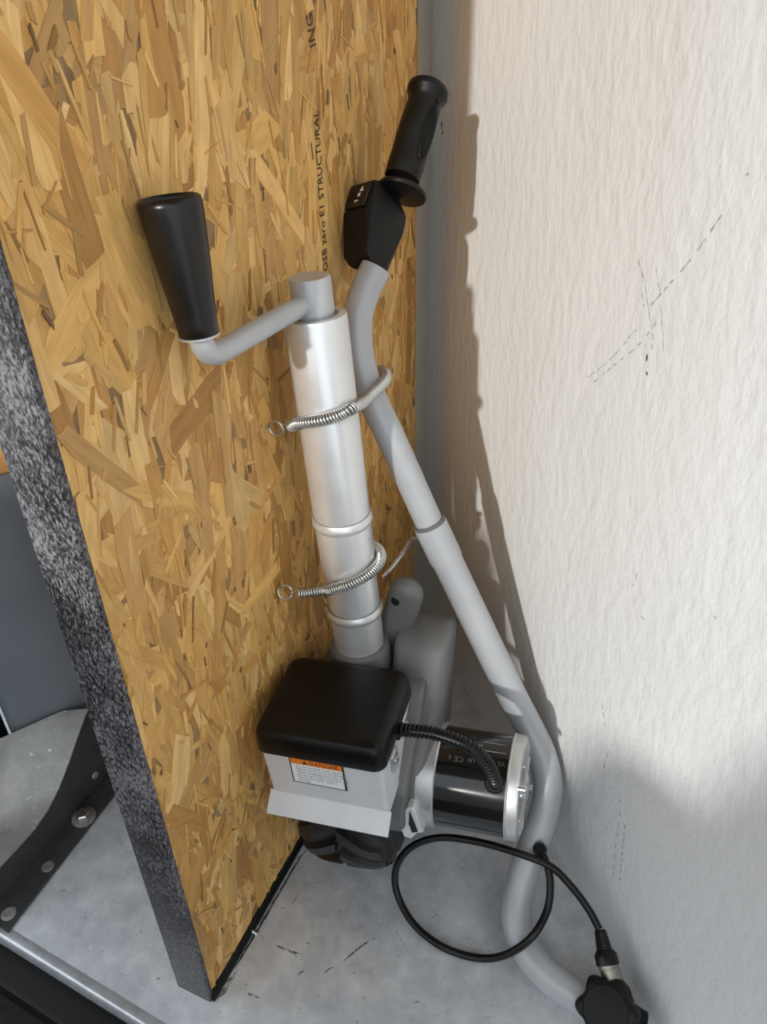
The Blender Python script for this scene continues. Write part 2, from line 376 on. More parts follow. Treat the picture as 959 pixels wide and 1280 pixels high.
PAL = [(0.80, 0.55, 0.25), (0.76, 0.50, 0.21), (0.84, 0.60, 0.30), (0.68, 0.42, 0.165), (0.82, 0.56, 0.235), (0.58, 0.34, 0.13), (0.88, 0.66, 0.36), (0.64, 0.42, 0.20)]
PAL = [(r_ * .91, g_ * .79, b_ * .58) for r_, g_, b_ in PAL]
def strand_geo(cx, cz, L, Wd, ang, hgt, tint, rnd):
    """irregular flake: returns verts (board local), faces, per-vertex uv, colour"""
    n = 4; top = []
    sk = rnd.uniform(-0.5, 0.5) * Wd * 1.2; sk2 = rnd.uniform(-0.5, 0.5) * Wd * 1.2
    tl = rnd.uniform(-0.0003, 0.0003) / max(Wd, .002); tq = rnd.uniform(-0.0003, 0.0003) / L
    bow = rnd.uniform(-0.08, 0.08) * Wd
    for k in range(n + 1):
        t = -0.5 + k / n; top.append((t * L + (sk if k == n else (sk2 if k == 0 else 0)), (0.5 + rnd.uniform(-0.07, 0.05)) * Wd * (rnd.uniform(.7, 1) if k in (0, n) else 1) + bow * (1 - 4 * t * t)))
    if rnd.random() < 0.6: top.append((0.5 * L + rnd.uniform(-.06, .05) * L * .6, rnd.uniform(-.2, .2) * Wd))
    for k in range(n, -1, -1):
        t = -0.5 + k / n; top.append((t * L + (-sk if k == n else (-sk2 if k == 0 else 0)) * .5, -(0.5 + rnd.uniform(-0.07, 0.05)) * Wd * (rnd.uniform(.7, 1) if k in (0, n) else 1) + bow * (1 - 4 * t * t)))
    if rnd.random() < 0.6: top.append((-0.5 * L + rnd.uniform(-.05, .06) * L * .6, rnd.uniform(-.2, .2) * Wd))
    ca, sa = math.cos(ang), math.sin(ang); ou, ov = rnd.uniform(0, 50), rnd.uniform(0, 50)
    V = []; UV = []
    for (u, v) in top:
        y = -(hgt + tl * v + tq * u); V.append((cx + u * sa + v * ca, min(y, -0.0001), cz + u * ca - v * sa)); UV.append((u + ou, v + ov))
    m_ = len(V)
    for i in range(m_): V.append((V[i][0], 0.0002, V[i][2])); UV.append(UV[i])
    Fc = [tuple(range(m_))] + [(i, i + m_, (i + 1) % m_ + m_, (i + 1) % m_) for i in range(m_)]
    xs = [v[0] for v in V]; zs = [v[2] for v in V]
    lo, hi, lz, hz = 0.0046, SL - 0.0005, 0.0125, 1.25
    V = [(min(max(x, lo), hi), y, min(max(z, lz), hz)) for x, y, z in V]
    return V, Fc, UV, tint
def strands_to_obj(name, geos, parent):
    V = []; Fc = []; UV = []; Cc = []
    for v, f, uv, t in geos:
        o = len(V); V += v; UV += uv; Cc += [t] * len(v); Fc += [tuple(i + o for i in ff) for ff in f]
    me = bpy.data.meshes.new(name); me.from_pydata(V, [], Fc); me.update()
    ul = me.uv_layers.new(name='UVMap'); cl = me.color_attributes.new('Col', 'FLOAT_COLOR', 'POINT')
    idx = [0] * len(me.loops); me.loops.foreach_get('vertex_index', idx)
    ul.data.foreach_set('uv', [c for i in idx for c in UV[i]])
    cl.data.foreach_set('color', [c for t in Cc for c in (t[0], t[1], t[2], 1.0)])
    me.materials.append(MAT['strand']); o = bpy.data.objects.new(name, me); COL.objects.link(o); o.parent = parent
    WM[o] = WM[parent]; return o
rnd = random.Random(5)
def tint(dark=0.0):
    c = PAL[rnd.randrange(len(PAL))]; k = rnd.uniform(0.82, 1.12) * (1 - dark); return tuple(min(0.9, x * k) for x in c)
ZV = 1.06
def ang_pick():
    r_ = rnd.random()
    if r_ < 0.62: return rnd.gauss(0, 0.20)
    if r_ < 0.90: return rnd.gauss(0, 0.55)
    return rnd.uniform(-1.5, 1.5)
small = []
for i in range(2300):
    small.append(strand_geo(rnd.uniform(0, SL), rnd.uniform(0, ZV), rnd.uniform(.03, .095), rnd.uniform(.007, .021), ang_pick(), rnd.uniform(.0002, .0008), tint(), rnd))
# the strands that show largest are pieces of their own
for i in range(290):
    L = rnd.uniform(.055, .125); Wd = rnd.uniform(.013, .032) * (0.8 if L > .09 else 1)
    big = strand_geo(rnd.uniform(0, SL), rnd.uniform(0.02, ZV - .02), L, Wd, ang_pick(), rnd.uniform(.0007, .0013), tint(), rnd)
    strands_to_obj('wood_strand', [big], osb)
for i in range(1100):      # slivers and dark splinters on top
    d = rnd.random(); a_ = ang_pick()
    tn = tint() if d < 0.70 else (tint(0.28) if d < 0.94 else (0.20, 0.11, 0.045))
    small.append(strand_geo(rnd.uniform(0, SL), rnd.uniform(0, ZV), rnd.uniform(.008, .045) * (0.4 if d > .94 else 1), rnd.uniform(.0008, .0045), a_, rnd.uniform(.0012, .0018), tn, rnd))
st = strands_to_obj('strand_layer', small, osb); st['kind'] = 'stuff'

def ob_xy(px, py):
    p = onplane(px, py, OA, ON); return (p - OA).dot(OD), p.z
# factory print, reading upwards
def board_text(body, px0, py0, px1, py1, name, size_mult=1.0):
    sA, zA = ob_xy(px0, py0); sB, zB = ob_xy(px1, py1)
    t = text_bm(body, 0.02, 0.00005)
    xs = [v.co.x for v in t.verts]; Lx = max(xs) - min(xs); k = math.hypot(sB - sA, zB - zA) / Lx
    d = Vector((sB - sA, 0, zB - zA)).normalized(); up = Vector((-d.z, 0, d.x))
    m4 = Matrix(((d.x * k, up.x * k * size_mult, 0, sA), (0, 0, 1, -0.00195), (d.z * k, up.z * k * size_mult, 0, zA), (0, 0, 0, 1)))
    o = obj(name, t, 'ink', osb, board_m @ m4); return o
board_text('OSB zero E1 STRUCTURAL', 408, 338, 396, 138, 'printed_text', 1.15)['label'] = 'black factory print OSB zero E1 STRUCTURAL'
board_text('ING', 393, 58, 388, 18, 'printed_text', 1.15)

# ------------------------------------------------------------------ trailer mover (jack post with motor wheel)
TT = P(393, 393, .669); TB = P(449, 800, .87); TU = (TT - TB).normalized()
ph = math.radians(16.5); MX = Vector((math.cos(ph), -math.sin(ph), 0)); MX = (MX - TU * MX.dot(TU)).normalized(); MY = TU.cross(MX)
MT = Matrix(((MX.x, MY.x, TU.x, TB.x), (MX.y, MY.y, TU.y, TB.y), (MX.z, MY.z, TU.z, TB.z), (0, 0, 0, 1)))   # local: x right, y back, z up the post
TL = (TT - TB).length
mov = thing('trailer_mover', 'silver motorised trailer jack with crank, black control box and motor, standing in the corner', 'trailer mover', MT @ T(Vector((0, 0, -0.340))))
MTi = MT.inverted()
def loc_y(px, py, y): return MTi @ onplane(px, py, MT @ Vector((0, y, 0)), MY)
def m_obj(name, bm, mat, parent=None, pre=None, ang=35): return obj(name, bm, mat, parent or mov, MT @ pre if pre is not None else MT, ang)
XAX = Matrix.Rotation(PI / 2, 4, 'Y')      # lathe z axis -> local x

post = m_obj('jack_post', lathe([(0, .105), (.0288, .105), (.0298, .1065), (.0300, .110), (.0300, TL - .003), (.0290, TL), (.0222, TL), (.0222, TL - .004), (0, TL - .004)]), 'tube')
lower = m_obj('jack_sleeve', lathe([(0, -.004), (.0292, -.004), (.0292, .108), (0, .108)]), 'tube')
for z in (.170, .049):
    par = post if z > .1 else lower
    b = lathe([(.0295, z - .0065), (.0308, z - .005), (.0322, z - .001), (.0322, z + .001), (.0308, z + .005), (.0303, z + .0062), (.0295, z + .0064)])
    m_obj('tube_ring', b, 'tube', par)
    b = lathe([(.0301, z + .0064), (.0304, z + .0069), (.0301, z + .0074)]); m_obj('groove_shade', b, 'case', par)  # thin dark ring, the groove's shade put into its colour
m_obj('post_collar', lathe([(0, -.001), (.0296, -.001), (.0335, -.002), (.0355, -.005), (.037, -.03), (.046, -.07), (.046, -.10), (0, -.10)]), 'case')
m_obj('post_base', box((-.058, -.05, -.100), (.05, .06, -.045), .012), 'case')

# crank
hub = m_obj('crank_hub', lathe([(0, TL - .006), (.0175, TL - .006), (.0178, TL - .001), (.0185, TL + .001), (.0190, TL + .004), (.0190, TL + .0325), (.0182, TL + .034), (0, TL + .034)]), 'silver')
EZ = .397; el = Vector((-.0335, -.1430, EZ)); adir = (Vector((el.x, el.y, EZ)) - Vector((0, 0, EZ))).normalized()
path = [Vector((0, 0, EZ + .003)) + adir * .008, Vector((0, 0, EZ + .002)) + adir * .06, Vector((0, 0, EZ)) + adir * .122, Vector((0, 0, EZ + .0015)) + adir * .137, Vector((0, 0, EZ + .008)) + adir * .1445, Vector((el.x, el.y, EZ + .019))]
arm = m_obj('crank_arm', sweep(catmull(path, 8), .0092, 20), 'silver')
gx = T(Vector((el.x, el.y, EZ + .0165)))
m_obj('grip_collar', lathe([(0, .0), (.0095, 0), (.0155, .002), (.0155, .0035), (0, .0035)]), 'caps', arm, gx)
gp = [(0, .003), (.0138, .003), (.0148, .0045), (.0152, .012), (.0168, .03), (.0188, .05), (.0206, .07), (.0217, .086), (.0220, .0935), (.0214, .0968), (.0200, .0978), (.0186, .0968), (.0180, .0945), (0, .0935)]
m_obj('crank_grip', lathe(gp, 48), 'gripb', None, gx, 50)

# control box
bx0, bx1, by0, by1 = -.0665, .0685, -.148, -.036
body = bmesh.new()
def rrect(x0, x1, y0, y1, r, z, n=5):
    out = []
    for cx, cy, a0 in ((x1 - r, y1 - r, 0), (x0 + r, y1 - r, PI / 2), (x0 + r, y0 + r, PI), (x1 - r, y0 + r, 1.5 * PI)):
        for k in range(n + 1):
            a = a0 + PI / 2 * k / n; out.append((cx + r * math.cos(a), cy + r * math.sin(a), z))
    return out
def loft(sections, capb=True, capt=True):
    bm = bmesh.new(); R = [[bm.verts.new(p) for p in s] for s in sections]; n = len(R[0])
    for A, B in zip(R, R[1:]):
        for k in range(n): bm.faces.new((A[k], A[(k + 1) % n], B[(k + 1) % n], B[k]))
    if capb: bm.faces.new(R[0])
    if capt: bm.faces.new(R[-1])
    return bm
b = loft([rrect(bx0 - .001, bx1 + .001, by0 + .0, by1, .006, -.103), rrect(bx0, bx1, by0, by1, .006, -.100), rrect(bx0 - .001, bx1 + .001, by0 - .002, by1, .006, -.022)])
m_obj('control_box', b, 'boxgrey')
# flared skirt on the front foot of the box
b = bmesh.new()
sk_ = [(-.1475, -.099), (-.1490, -.1015), (-.1655, -.1150), (-.1665, -.1165), (-.1655, -.1180), (-.1640, -.1180), (-.146, -.104)]
m_obj('box_skirt', prism([Vector((bx0 - .001, y, z)) for y, z in sk_], Vector((bx1 - bx0 + .004, 0, 0))), 'boxgrey', None, None, 50)
# cover lid
def cov(z, o, r): return rrect(-.072 + o, .0725 - o, -.1545 + o, -.032 - o, r, z, 6)
b = loft([cov(-.031, .0012, .013), cov(-.0318, .0004, .0135), cov(-.0305, 0, .0138), cov(-.010, .0012, .014), cov(-.0055, .0026, .014), cov(-.0025, .0055, .013), cov(-.0008, .0095, .011), cov(-.0003, .014, .010)])
m_obj('box_cover', b, 'cover', None, None, 40)
# rubber foot rail + screws at the right side
for y, z in ((-.118, -.052), (-.075, -.046)):
    s_ = m_obj('side_latch', box((bx1 - .001, y - .009, z - .012), (bx1 + .0045, y + .009, z + .012), .002), 'zinc')
    m_obj('latch_screw', lathe([(0, 0), (.005, 0), (.005, .002), (.0035, .003), (0, .003)], 16), 'zinc', s_, T(Vector((bx1 + .004, y, z))) @ XAX)
# warning label
LX0, LX1, LZ0, LZ1, LY = -.0352, .0262, -.0755, -.0350, by0 - .0012
tiltm = T(Vector((0, 0, 0)))
lab = m_obj('warning_label', box((LX0, LY - .0006, LZ0), (LX1, LY + .0012, LZ1)), 'ink'); lab['label'] = 'white and orange DANGER warning sticker'
m_obj('label_field', box((LX0 + .0016, LY - .0008, LZ0 + .0016), (LX1 - .0022, LY - .0004, LZ1 - .0012)), 'white', lab)
m_obj('label_header', box((LX0 + .0016, LY - .00095, LZ1 - .0100), (LX1 - .0022, LY - .0006, LZ1 - .0012)), 'orange', lab)
def lab_text(body, size, x, z, mat, name, y=LY - .0009, bold=1.0):
    t = text_bm(body, size, 0.00004); m4 = Matrix(((1, 0, 0, x), (0, 0, -1, y), (0, 1, 0, z), (0, 0, 0, 1))); return m_obj(name, t, mat, lab, m4)
lab_text('DANGER', .0082, LX0 + .0225, LZ1 - .0087, 'ink', 'label_title', LY - .00105)
tri = [Vector((LX0 + .0150, LY - .001, LZ1 - .0087)), Vector((LX0 + .0208, LY - .001, LZ1 - .0087)), Vector((LX0 + .0179, LY - .001, LZ1 - .0030))]
m_obj('warning_triangle', prism(tri, Vector((0, -.0001, 0))), 'ink', lab)
for i, s_ in enumerate(['Do not exceed rated capacity.', 'Failure to do so could damage', 'When coupling the trailer with', 'the mover check the brake and', 'secure the trailer before', 'moving.']):
    lab_text(s_, .0045, LX0 + .0065, LZ1 - .0150 - i * .0043, 'greyink', 'label_line')

# gear case beside the wheel
prof = [(.072, -.03), (.066, -.002), (.050, .010), (.020, .010), (.002, .000), (-.03, -.048), (-.085, -.092), (-.108, -.135), (-.104, -.185), (-.075, -.222), (-.02, -.236), (.03, -.222), (.062, -.16)]
gb = prism([Vector((.040, y, z)) for y, z in prof], Vector((.066, 0, 0)))
for v in gb.verts:
    if v.co.x > .08:
        k = min(1, max(0, (-v.co.z - .03) / .09)); v.co.x = .106 - .017 * k
bmesh.ops.bevel(gb, geom=gb.edges[:], offset=.011, segments=4, affect='EDGES', profile=0.5, clamp_overlap=True)
m_obj('gear_case', gb, 'case', None, None, 60)
# neck between box and case
prof2 = [(.03, -.03), (-.035, -.030), (-.075, -.072), (-.118, -.112), (-.126, -.150), (-.112, -.186), (-.085, -.200), (-.02, -.11)]
gb = prism([Vector((.046, y, z)) for y, z in prof2], Vector((.034, 0, 0)))
for v in gb.verts:
    if v.co.x > .06: v.co.x = .085 - .010 * min(1, max(0, (-v.co.z - .05) / .1))
bmesh.ops.bevel(gb, geom=gb.edges[:], offset=.005, segments=3, affect='EDGES', profile=0.5, clamp_overlap=True)
m_obj('case_neck', gb, 'case', None, None, 50)
# lug with hole behind the post
la, lb = Vector((.022, .032, -.050)), Vector((.053, .032, .052)); ld = (lb - la).normalized()
lm = axis_mat(la, ld, (1, 0, 0)); Ln = (lb - la).length
b = lathe([(0, -.02), (.021, -.02), (.0205, Ln)] + [(.0205 * math.cos(a), Ln + .0205 * math.sin(a)) for a in (.3, .6, .9, 1.2)] + [(0, Ln + .0205)], 32)
for v in b.verts: v.co.y *= .72
lug = m_obj('lifting_lug', b, 'case', None, lm, 60)
hp = lb + Vector((-.010, -.0125, -.004)); hm = axis_mat(hp, Vector((-.35, -1, .12)))
m_obj('lug_hole', lathe([(0, .0010), (.0042, .0010), (.0055, .0008), (.0058, -.002)], 20), 'black', lug, hm)

# motor
MYc, MZc = -.050, -.149
mm = T(Vector((0, MYc, MZc))) @ XAX
mot = m_obj('motor_barrel', lathe([(0, .10), (.0565, .10), (.0565, .1845), (0, .1845)], 64), 'motor', None, mm)
m_obj('motor_flange', lathe([(0, .082), (.058, .082), (.0598, .084), (.0602, .089), (.0598, .1035), (.0585, .105), (0, .105)], 64), 'caps', None, mm)
cap = m_obj('motor_end_cap', lathe([(.0568, .1835), (.0592, .1838), (.0598, .1850), (.0585, .1865), (.0585, .1945), (.0575, .1975), (.0550, .1990), (.0500, .1990), (.0480, .1970), (.0480, .1950), (0, .1950)], 64), 'caps', None, mm)
for k in range(10):
    a = 2 * PI * k / 10 + .2
    f_ = box((.196 - .0015, -.0016, .016), (.2015, .0016, .050), .0006, 1)
    m_obj('cap_fin', f_, 'caps', cap, T(Vector((0, MYc, MZc))) @ Matrix.Rotation(a, 4, 'X'))
m_obj('cap_boss', lathe([(0, .1945), (.018, .1945), (.017, .2030), (.012, .2045), (0, .2045)], 32), 'caps', cap, mm)
for a in (PI * .28, PI * 1.28):
    m_obj('cap_screw', lathe([(0, .196), (.0045, .196), (.0045, .2045), (.003, .2065), (0, .2065)], 14), 'zinc', cap, T(Vector((0, MYc - .0535 * math.cos(a), MZc + .0535 * math.sin(a)))) @ XAX)
# rating plate print on the barrel: upside-down marks on the top, towards the viewer
def barrel_text(body, size, x, a):
    rr = .0567; t = text_bm(body, size, 0.00003)
    for v in t.verts:
        u, q = v.co.x, v.co.y; aa = a - q / rr        # upside down, wrapped round the barrel
        v.co = Vector((x - u, MYc - rr * math.cos(aa), MZc + rr * math.sin(aa)))
    m_obj('rating_print', t, 'paleink', mot)
A0 = math.radians(74)
barrel_text('VE', .0075, .180, A0 + .03); barrel_text('UK', .0065, .147, A0); barrel_text('CE', .0090, .1345, A0); barrel_text('E', .0065, .120, A0)
for k, (x0_, ln) in enumerate(((.120, .036), (.122, .030), (.152, .026), (.150, .030))):
    aa = A0 + .22 + .11 * (k % 3); rr = .0567
    b = box((x0_, -.0006, 0), (x0_ + ln, .0006, .0001)); m_obj('rating_print', b, 'paleink', mot, T(Vector((0, MYc - rr * math.cos(aa), MZc + rr * math.sin(aa)))) @ Matrix.Rotation(PI / 2 - aa, 4, 'X'))
# corrugated cable conduit from box to barrel
c0 = Vector((.066, -.092, -.036))
end_a = math.radians(52); c3 = Vector((.172, MYc - .057 * math.cos(end_a), MZc + .057 * math.sin(end_a)))
cp = catmull([c0, c0 + Vector((.020, -.001, .0035)), c0 + Vector((.046, .0, .003)), Vector((.146, -.095, -.040)), Vector((.165, -.095, -.062)), c3 + Vector((.001, -.008, .014)), c3 + Vector((0, .002, -.004))], 10)
cp = resample(cp, .0011)
b = bmesh.new(); seg = 14; fr = frames(cp); rings = []
for i, (p, (t, n, bb)) in enumerate(zip(cp, fr)):
    r = .0076 if i % 4 in (0, 1) else .0064
    rings.append([b.verts.new(p + (n * math.cos(2 * PI * k / seg) + bb * math.sin(2 * PI * k / seg)) * r) for k in range(seg)])
for A, B in zip(rings, rings[1:]):
    for k in range(seg): b.faces.new((A[k], A[(k + 1) % seg], B[(k + 1) % seg], B[k]))
b.faces.new(rings[0]); b.faces.new(rings[-1])
m_obj('cable_conduit', b, 'cable')
m_obj('conduit_gland', lathe([(0, -.004), (.0115, -.004), (.0115, .003), (.0095, .006), (0, .006)], 24), 'black', None, axis_mat(c3, Vector((0, -math.cos(end_a), math.sin(end_a)))))
m_obj('conduit_gland', lathe([(0, -.004), (.0105, -.004), (.0105, .006), (0, .006)], 24), 'black', None, T(c0) @ XAX)

# wheel
WR = .112; wc = Vector((-.014, -.014, -.340 + WR + .0045))
wmx = T(wc) @ XAX
hw = .056
tp = [(.045, -hw + .008), (.07, -hw + .003), (.088, -hw), (.097, -hw + .004), (.1025, -hw + .014), (.1035, -.028), (.1020, -.008), (.1005, 0), (.1020, .008), (.1035, .028), (.1025, hw - .014), (.097, hw - .004), (.088, hw), (.07, hw - .003), (.045, hw - .008)]
ty = m_obj('tyre', lathe(tp, 64), 'rubber', None, wmx, 60)
for side in (-1, 1):
    for k in range(16):
        a = 2 * PI * (k + (0 if side < 0 else .5)) / 16; lgb = bmesh.new(); prv = None; n = 5; secs = []
        for i in range(n + 1):
            t = i / n; x = side * (.002 + t * .050); da = t * .34
            R0, R1 = .098 - .006 * t ** 3, WR - .001 - .009 * t ** 4; hwid = .0075 + .002 * t
            sec = []
            for (rr, sgn) in ((R0, -1.25), (R1, -1), (R1, 1), (R0, 1.25)):
                aa = a + da + sgn * hwid / rr; sec.append(Vector((x, rr * math.cos(aa), rr * math.sin(aa))))
            secs.append(sec)
        lgb = loft(secs); m_obj('tread_lug', lgb, 'rubber', ty, T(wc))
m_obj('wheel_hub', lathe([(0, -.05), (.05, -.05), (.05, .05), (.022, .054), (.022, .060), (0, .060)], 32), 'black', None, wmx)
# wheel guard bracket: small white loop with a dark slot
o_ = [(500, 1022), (504, 1014), (510, 1010), (517, 1010.5), (530, 1041), (521, 1042), (514, 1049), (505, 1046), (501, 1036)]
i_ = [(512, 1015), (522, 1040), (515, 1041), (511, 1030)]
gpl = [loc_y(x, y, -.118) for x, y in o_]
br = m_obj('guard_bracket', prism(gpl, Vector((0, .018, 0)), .001, 1), 'boxgrey')
m_obj('bracket_slot', prism([loc_y(x, y, -.1195) for x, y in i_], Vector((0, .003, 0))), 'black', br)

# ------------------------------------------------------------------ control pole leaning in the corner
pk = [(470, 335, .768), (456, 365, .770), (447, 400, .772), (450, 450, .780), (464, 495, .788), (490, 550, .802), (540, 660, .846), (590, 765, .886), (640, 868, .922), (661, 908, .932), (678, 945, .932), (685, 985, .928), (676, 1030, .922), (660, 1075, .914), (650, 1110, .908), (645, 1145, .896), (655, 1180, .880), (676, 1210, .862), (705, 1234, .847), (748, 1262, .828)]
pp = [P(*q) for q in pk]
base = pp[-1].copy(); base.z = 0
pole = thing('control_pole', 'grey bent tubular handle pole with black grip, tied in the corner beside the jack post', 'handle pole', T(base))
full = resample(catmull(pp, 12), .004)
js = min(range(len(full)), key=lambda i: (full[i] - P(537, 655, .846)).length)
obj('pole_tube', sweep(full[:js + 3], .0160, 24), 'pole', pole)
obj('pole_tube', sweep(full[js:], .0182, 24), 'pole', pole)
je = min(range(len(full)), key=lambda i: (full[i] - P(557, 697, .86)).length)
slv = obj('pole_sleeve', sweep(full[js:je + 1], .0196, 24), 'pole', pole)
obj('sleeve_rim', sweep(full[js - 1:js + 1], .0188, 24), 'case', slv)
# grip
GK = 1.12
ga, gbp = P(468, 340, .768), P(537, 108, .775)
gd = (gbp - ga).normalized(); gL = (gbp - ga).length
toc = (CAM - ga).normalized(); gm4 = axis_mat(ga, gd, toc)          # local x faces the viewer
k0 = gL * .50
gprof = [(0, k0), (.0165, k0), (.0172, k0 + .01), (.0168, gL * .62), (.0172, gL * .72), (.0168, gL * .82), (.0160, gL * .90), (.0168, gL * .935), (.0190, gL * .945), (.0198, gL * .965), (.0192, gL * .985), (.0165, gL * .998), (.010, gL * 1.004), (0, gL * 1.005)]
gprof = [(r * GK, z) for r, z in gprof]
gr = obj('hand_grip', lathe(gprof, 40), 'black', pole, gm4, 50)
obj('grip_flange', lathe([(0, gL * .455), (.0225, gL * .455), (.0262, gL * .462), (.0268, gL * .475), (.0255, gL * .487), (.018, gL * .50), (0, gL * .50)], 40), 'black', pole, gm4 @ T(Vector((-.004, .004, -.006))))
# ribbed thumb pad on the grip
ra = math.radians(40)
pad = bmesh.new(); ring = []
def on_grip(u, v, lift):   # u along, v arc
    rr = .0172 * GK + lift; a = ra + v / rr; return Vector((rr * math.cos(a), rr * math.sin(a), gL * .735 + u))
n = 28
pr_ = [(.0300 * math.cos(2 * PI * k / n), .0080 * math.sin(2 * PI * k / n)) for k in range(n)]
pts = [on_grip(u, v, .0006) for u, v in pr_] ; pts.append(pts[0])
obj('pad_rim', sweep(resample(catmull(pts, 4), .001), .0007, 6, False), 'black', gr, gm4)
for k in range(-9, 10):
    u = k * .0028; hwv = .0070 * math.sqrt(max(0, 1 - (u / .0292) ** 2))
    if hwv < .0015: continue
    obj('pad_rib', sweep([on_grip(u, -hwv + 2 * hwv * q / 4, .0002) for q in range(5)], .0008, 6), 'black', gr, gm4)
for fpx in ((543, 138), (510, 231)):
    pt = on_grip(gL * (.905 - .735) if fpx[1] < 200 else gL * (.535 - .735), .001, 0)
    obj('screw_hole', lathe([(0, .0004), (.0022, .0004), (.0022, -.001)], 12), 'cable', gr, gm4 @ axis_mat(pt, Vector((math.cos(ra), math.sin(ra), 0))))
# switch housing (faceted block round the pole)
def hz(py): return .775 + (340 - py) / 232 * .002
GK = 1.12
rid = [(470, 224), (457, 260), (459, 316), (476, 346)]
lef = [(440, 233), (429, 267), (429, 323), (438, 335)]
rig = [(493, 236), (509, 272), (505, 292), (482, 346)]
hv = [P(x, y, hz(y) - (.022 if y < 330 else .006)) for x, y in rid] + [P(x, y, hz(y) + .004) for x, y in lef] + [P(x, y, hz(y) + .004) for x, y in rig]
hv += [P(x, y, hz(y) + .030) for x, y in ((462, 228), (452, 265), (452, 325), (486, 232), (492, 272), (474, 338))]
b = bmesh.new()
for v in hv: b.verts.new(v)
r_h = bmesh.ops.convex_hull(b, input=b.verts[:])
bmesh.ops.delete(b, geom=[g_ for g_ in set(r_h['geom_interior'] + r_h['geom_unused']) if isinstance(g_, bmesh.types.BMVert)], context='VERTS')
bmesh.ops.dissolve_limit(b, angle_limit=math.radians(7), verts=b.verts[:], edges=b.edges[:])
bmesh.ops.bevel(b, geom=b.edges[:], offset=.0016, segments=2, affect='EDGES', profile=.5, clamp_overlap=True)
hs = obj('switch_housing', b, 'black', pole, None, 40)
# button plate on the left bevel with three white symbols
q = [P(440, 233, hz(233) + .0035), P(470, 224, hz(224) - .0215), P(457, 259, hz(259) - .0215), P(430, 266, hz(266) + .0035)]
cen = sum(q, Vector()) / 4; nq = (q[1] - q[0]).cross(q[2] - q[0]).normalized()
if nq.dot(CAM - cen) < 0: nq = -nq
obj('button_plate', prism([cen + (p - cen) * .9 + nq * .0002 for p in q], nq * .0022, .0006, 1), 'gripb', hs)
ex = (q[1] - q[0]).normalized(); ey = nq.cross(ex); ey = ey if ey.z > 0 else -ey
for i, ch in enumerate(('+', 'o', '-')):
    c_ = cen + nq * .0026 + (q[0] + q[1] - q[2] - q[3]) * .5 * (.22 - .22 * i) + ex * (.004 - .0015 * i)
    if i == 0:
        tri = [c_ + ex * -.003 + ey * -.003, c_ + ex * .003 + ey * -.003, c_ + ey * .003]; bb = prism(tri, nq * .0001)
    elif i == 1: bb = prism([c_ + ex * a_ + ey * c2 for a_, c2 in ((-.002, -.002), (.002, -.002), (.002, .002), (-.002, .002))], nq * .0001)
    else: bb = prism([c_ + ex * a_ + ey * c2 for a_, c2 in ((-.0025, -.001), (.0025, -.001), (.0025, .001), (-.0025, .001))], nq * .0001)
    obj('button_symbol', bb, 'white', hs)
fn = (P(459, 316, hz(316) - .022) - P(457, 260, hz(260) - .022)).cross(P(503, 290, hz(290) + .004) - P(457, 260, hz(260) - .022)).normalized()
if fn.dot(CAM - ga) < 0: fn = -fn
def face_pt(px, py): return onplane(px, py, P(457, 260, hz(260) - .022), fn)
obj('screw_hole', lathe([(0, .0006), (.0026, .0006), (.0026, -.001)], 12), 'cable', hs, axis_mat(face_pt(488, 295), fn))
obj('raised_panel', prism([face_pt(x, y) - fn * .0006 for x, y in ((470, 280), (481, 284), (475, 306), (466, 301))], fn * .0012, .0003, 1), 'black', hs)
# lower end: lobed clamp knob and connector
ka = P(757, 1264, .800); kn = (CAM - ka).normalized(); kn = (kn + Vector((-.25, -.1, .0))).normalized()
km = axis_mat(ka, kn)
b = bmesh.new(); secs = []
def lobed(R, z, d): return [((R + d * math.cos(6 * a)) * math.cos(a), (R + d * math.cos(6 * a)) * math.sin(a), z) for a in [2 * PI * k / 72 for k in range(72)]]
b = loft([lobed(.026, -.022, .003), lobed(.0305, -.019, .0036), lobed(.0315, -.010, .0036), lobed(.0300, -.003, .0034), lobed(.0275, 0, .002), lobed(.0245, .0008, 0), lobed(.0238, -.0004, 0), lobed(.0225, -.0004, 0), lobed(.018, .0006, 0)])
kb = obj('clamp_knob', b, 'black', pole, km, 50)
obj('knob_stem', lathe([(0, -.05), (.011, -.05), (.011, -.018), (0, -.018)], 20), 'black', kb, km)
sa, sb_ = P(752, 1262, .826), P(800, 1292, .812)
obj('clamp_block', sweep([sa, sa.lerp(sb_, .5), sb_], .0235, 24), 'black', pole)
# connector at the end of the cable
k1, k2, k3, k4 = P(750, 1162, .852), P(760, 1206, .836), P(771, 1236, .824), P(778, 1256, .816)
dk = (k3 - k1).normalized()
def seg_lathe(pa, pb, prof_): return lathe([(r, t * (pb - pa).length) for r, t in prof_], 24), axis_mat(pa, pb - pa)
b, m4 = seg_lathe(k1, k2, [(0, 0), (.0055, 0)] + [(.0062 + .0040 * t + (.0006 if i % 2 else 0), t) for i, t in enumerate([.04 + .035 * j for j in range(16)])] + [(.0118, .66), (.0128, .72), (.0130, 1.0), (0, 1.0)])
boot = obj('connector_boot', b, 'cable', pole, m4)
b, m4 = seg_lathe(k2, k3, [(0, -.02), (.0112, -.02), (.0112, .12), (.0106, .13), (.0106, .18), (.0112, .19), (.0114, 1.0), (0, 1.0)])
obj('connector_sleeve', b, 'nickel', pole, m4)
b, m4 = seg_lathe(k3, k4, [(0, -.05), (.0135, -.05), (.0140, .2), (.0135, 1.0), (0, 1.0)]); obj('connector_socket', b, 'black', pole, m4)
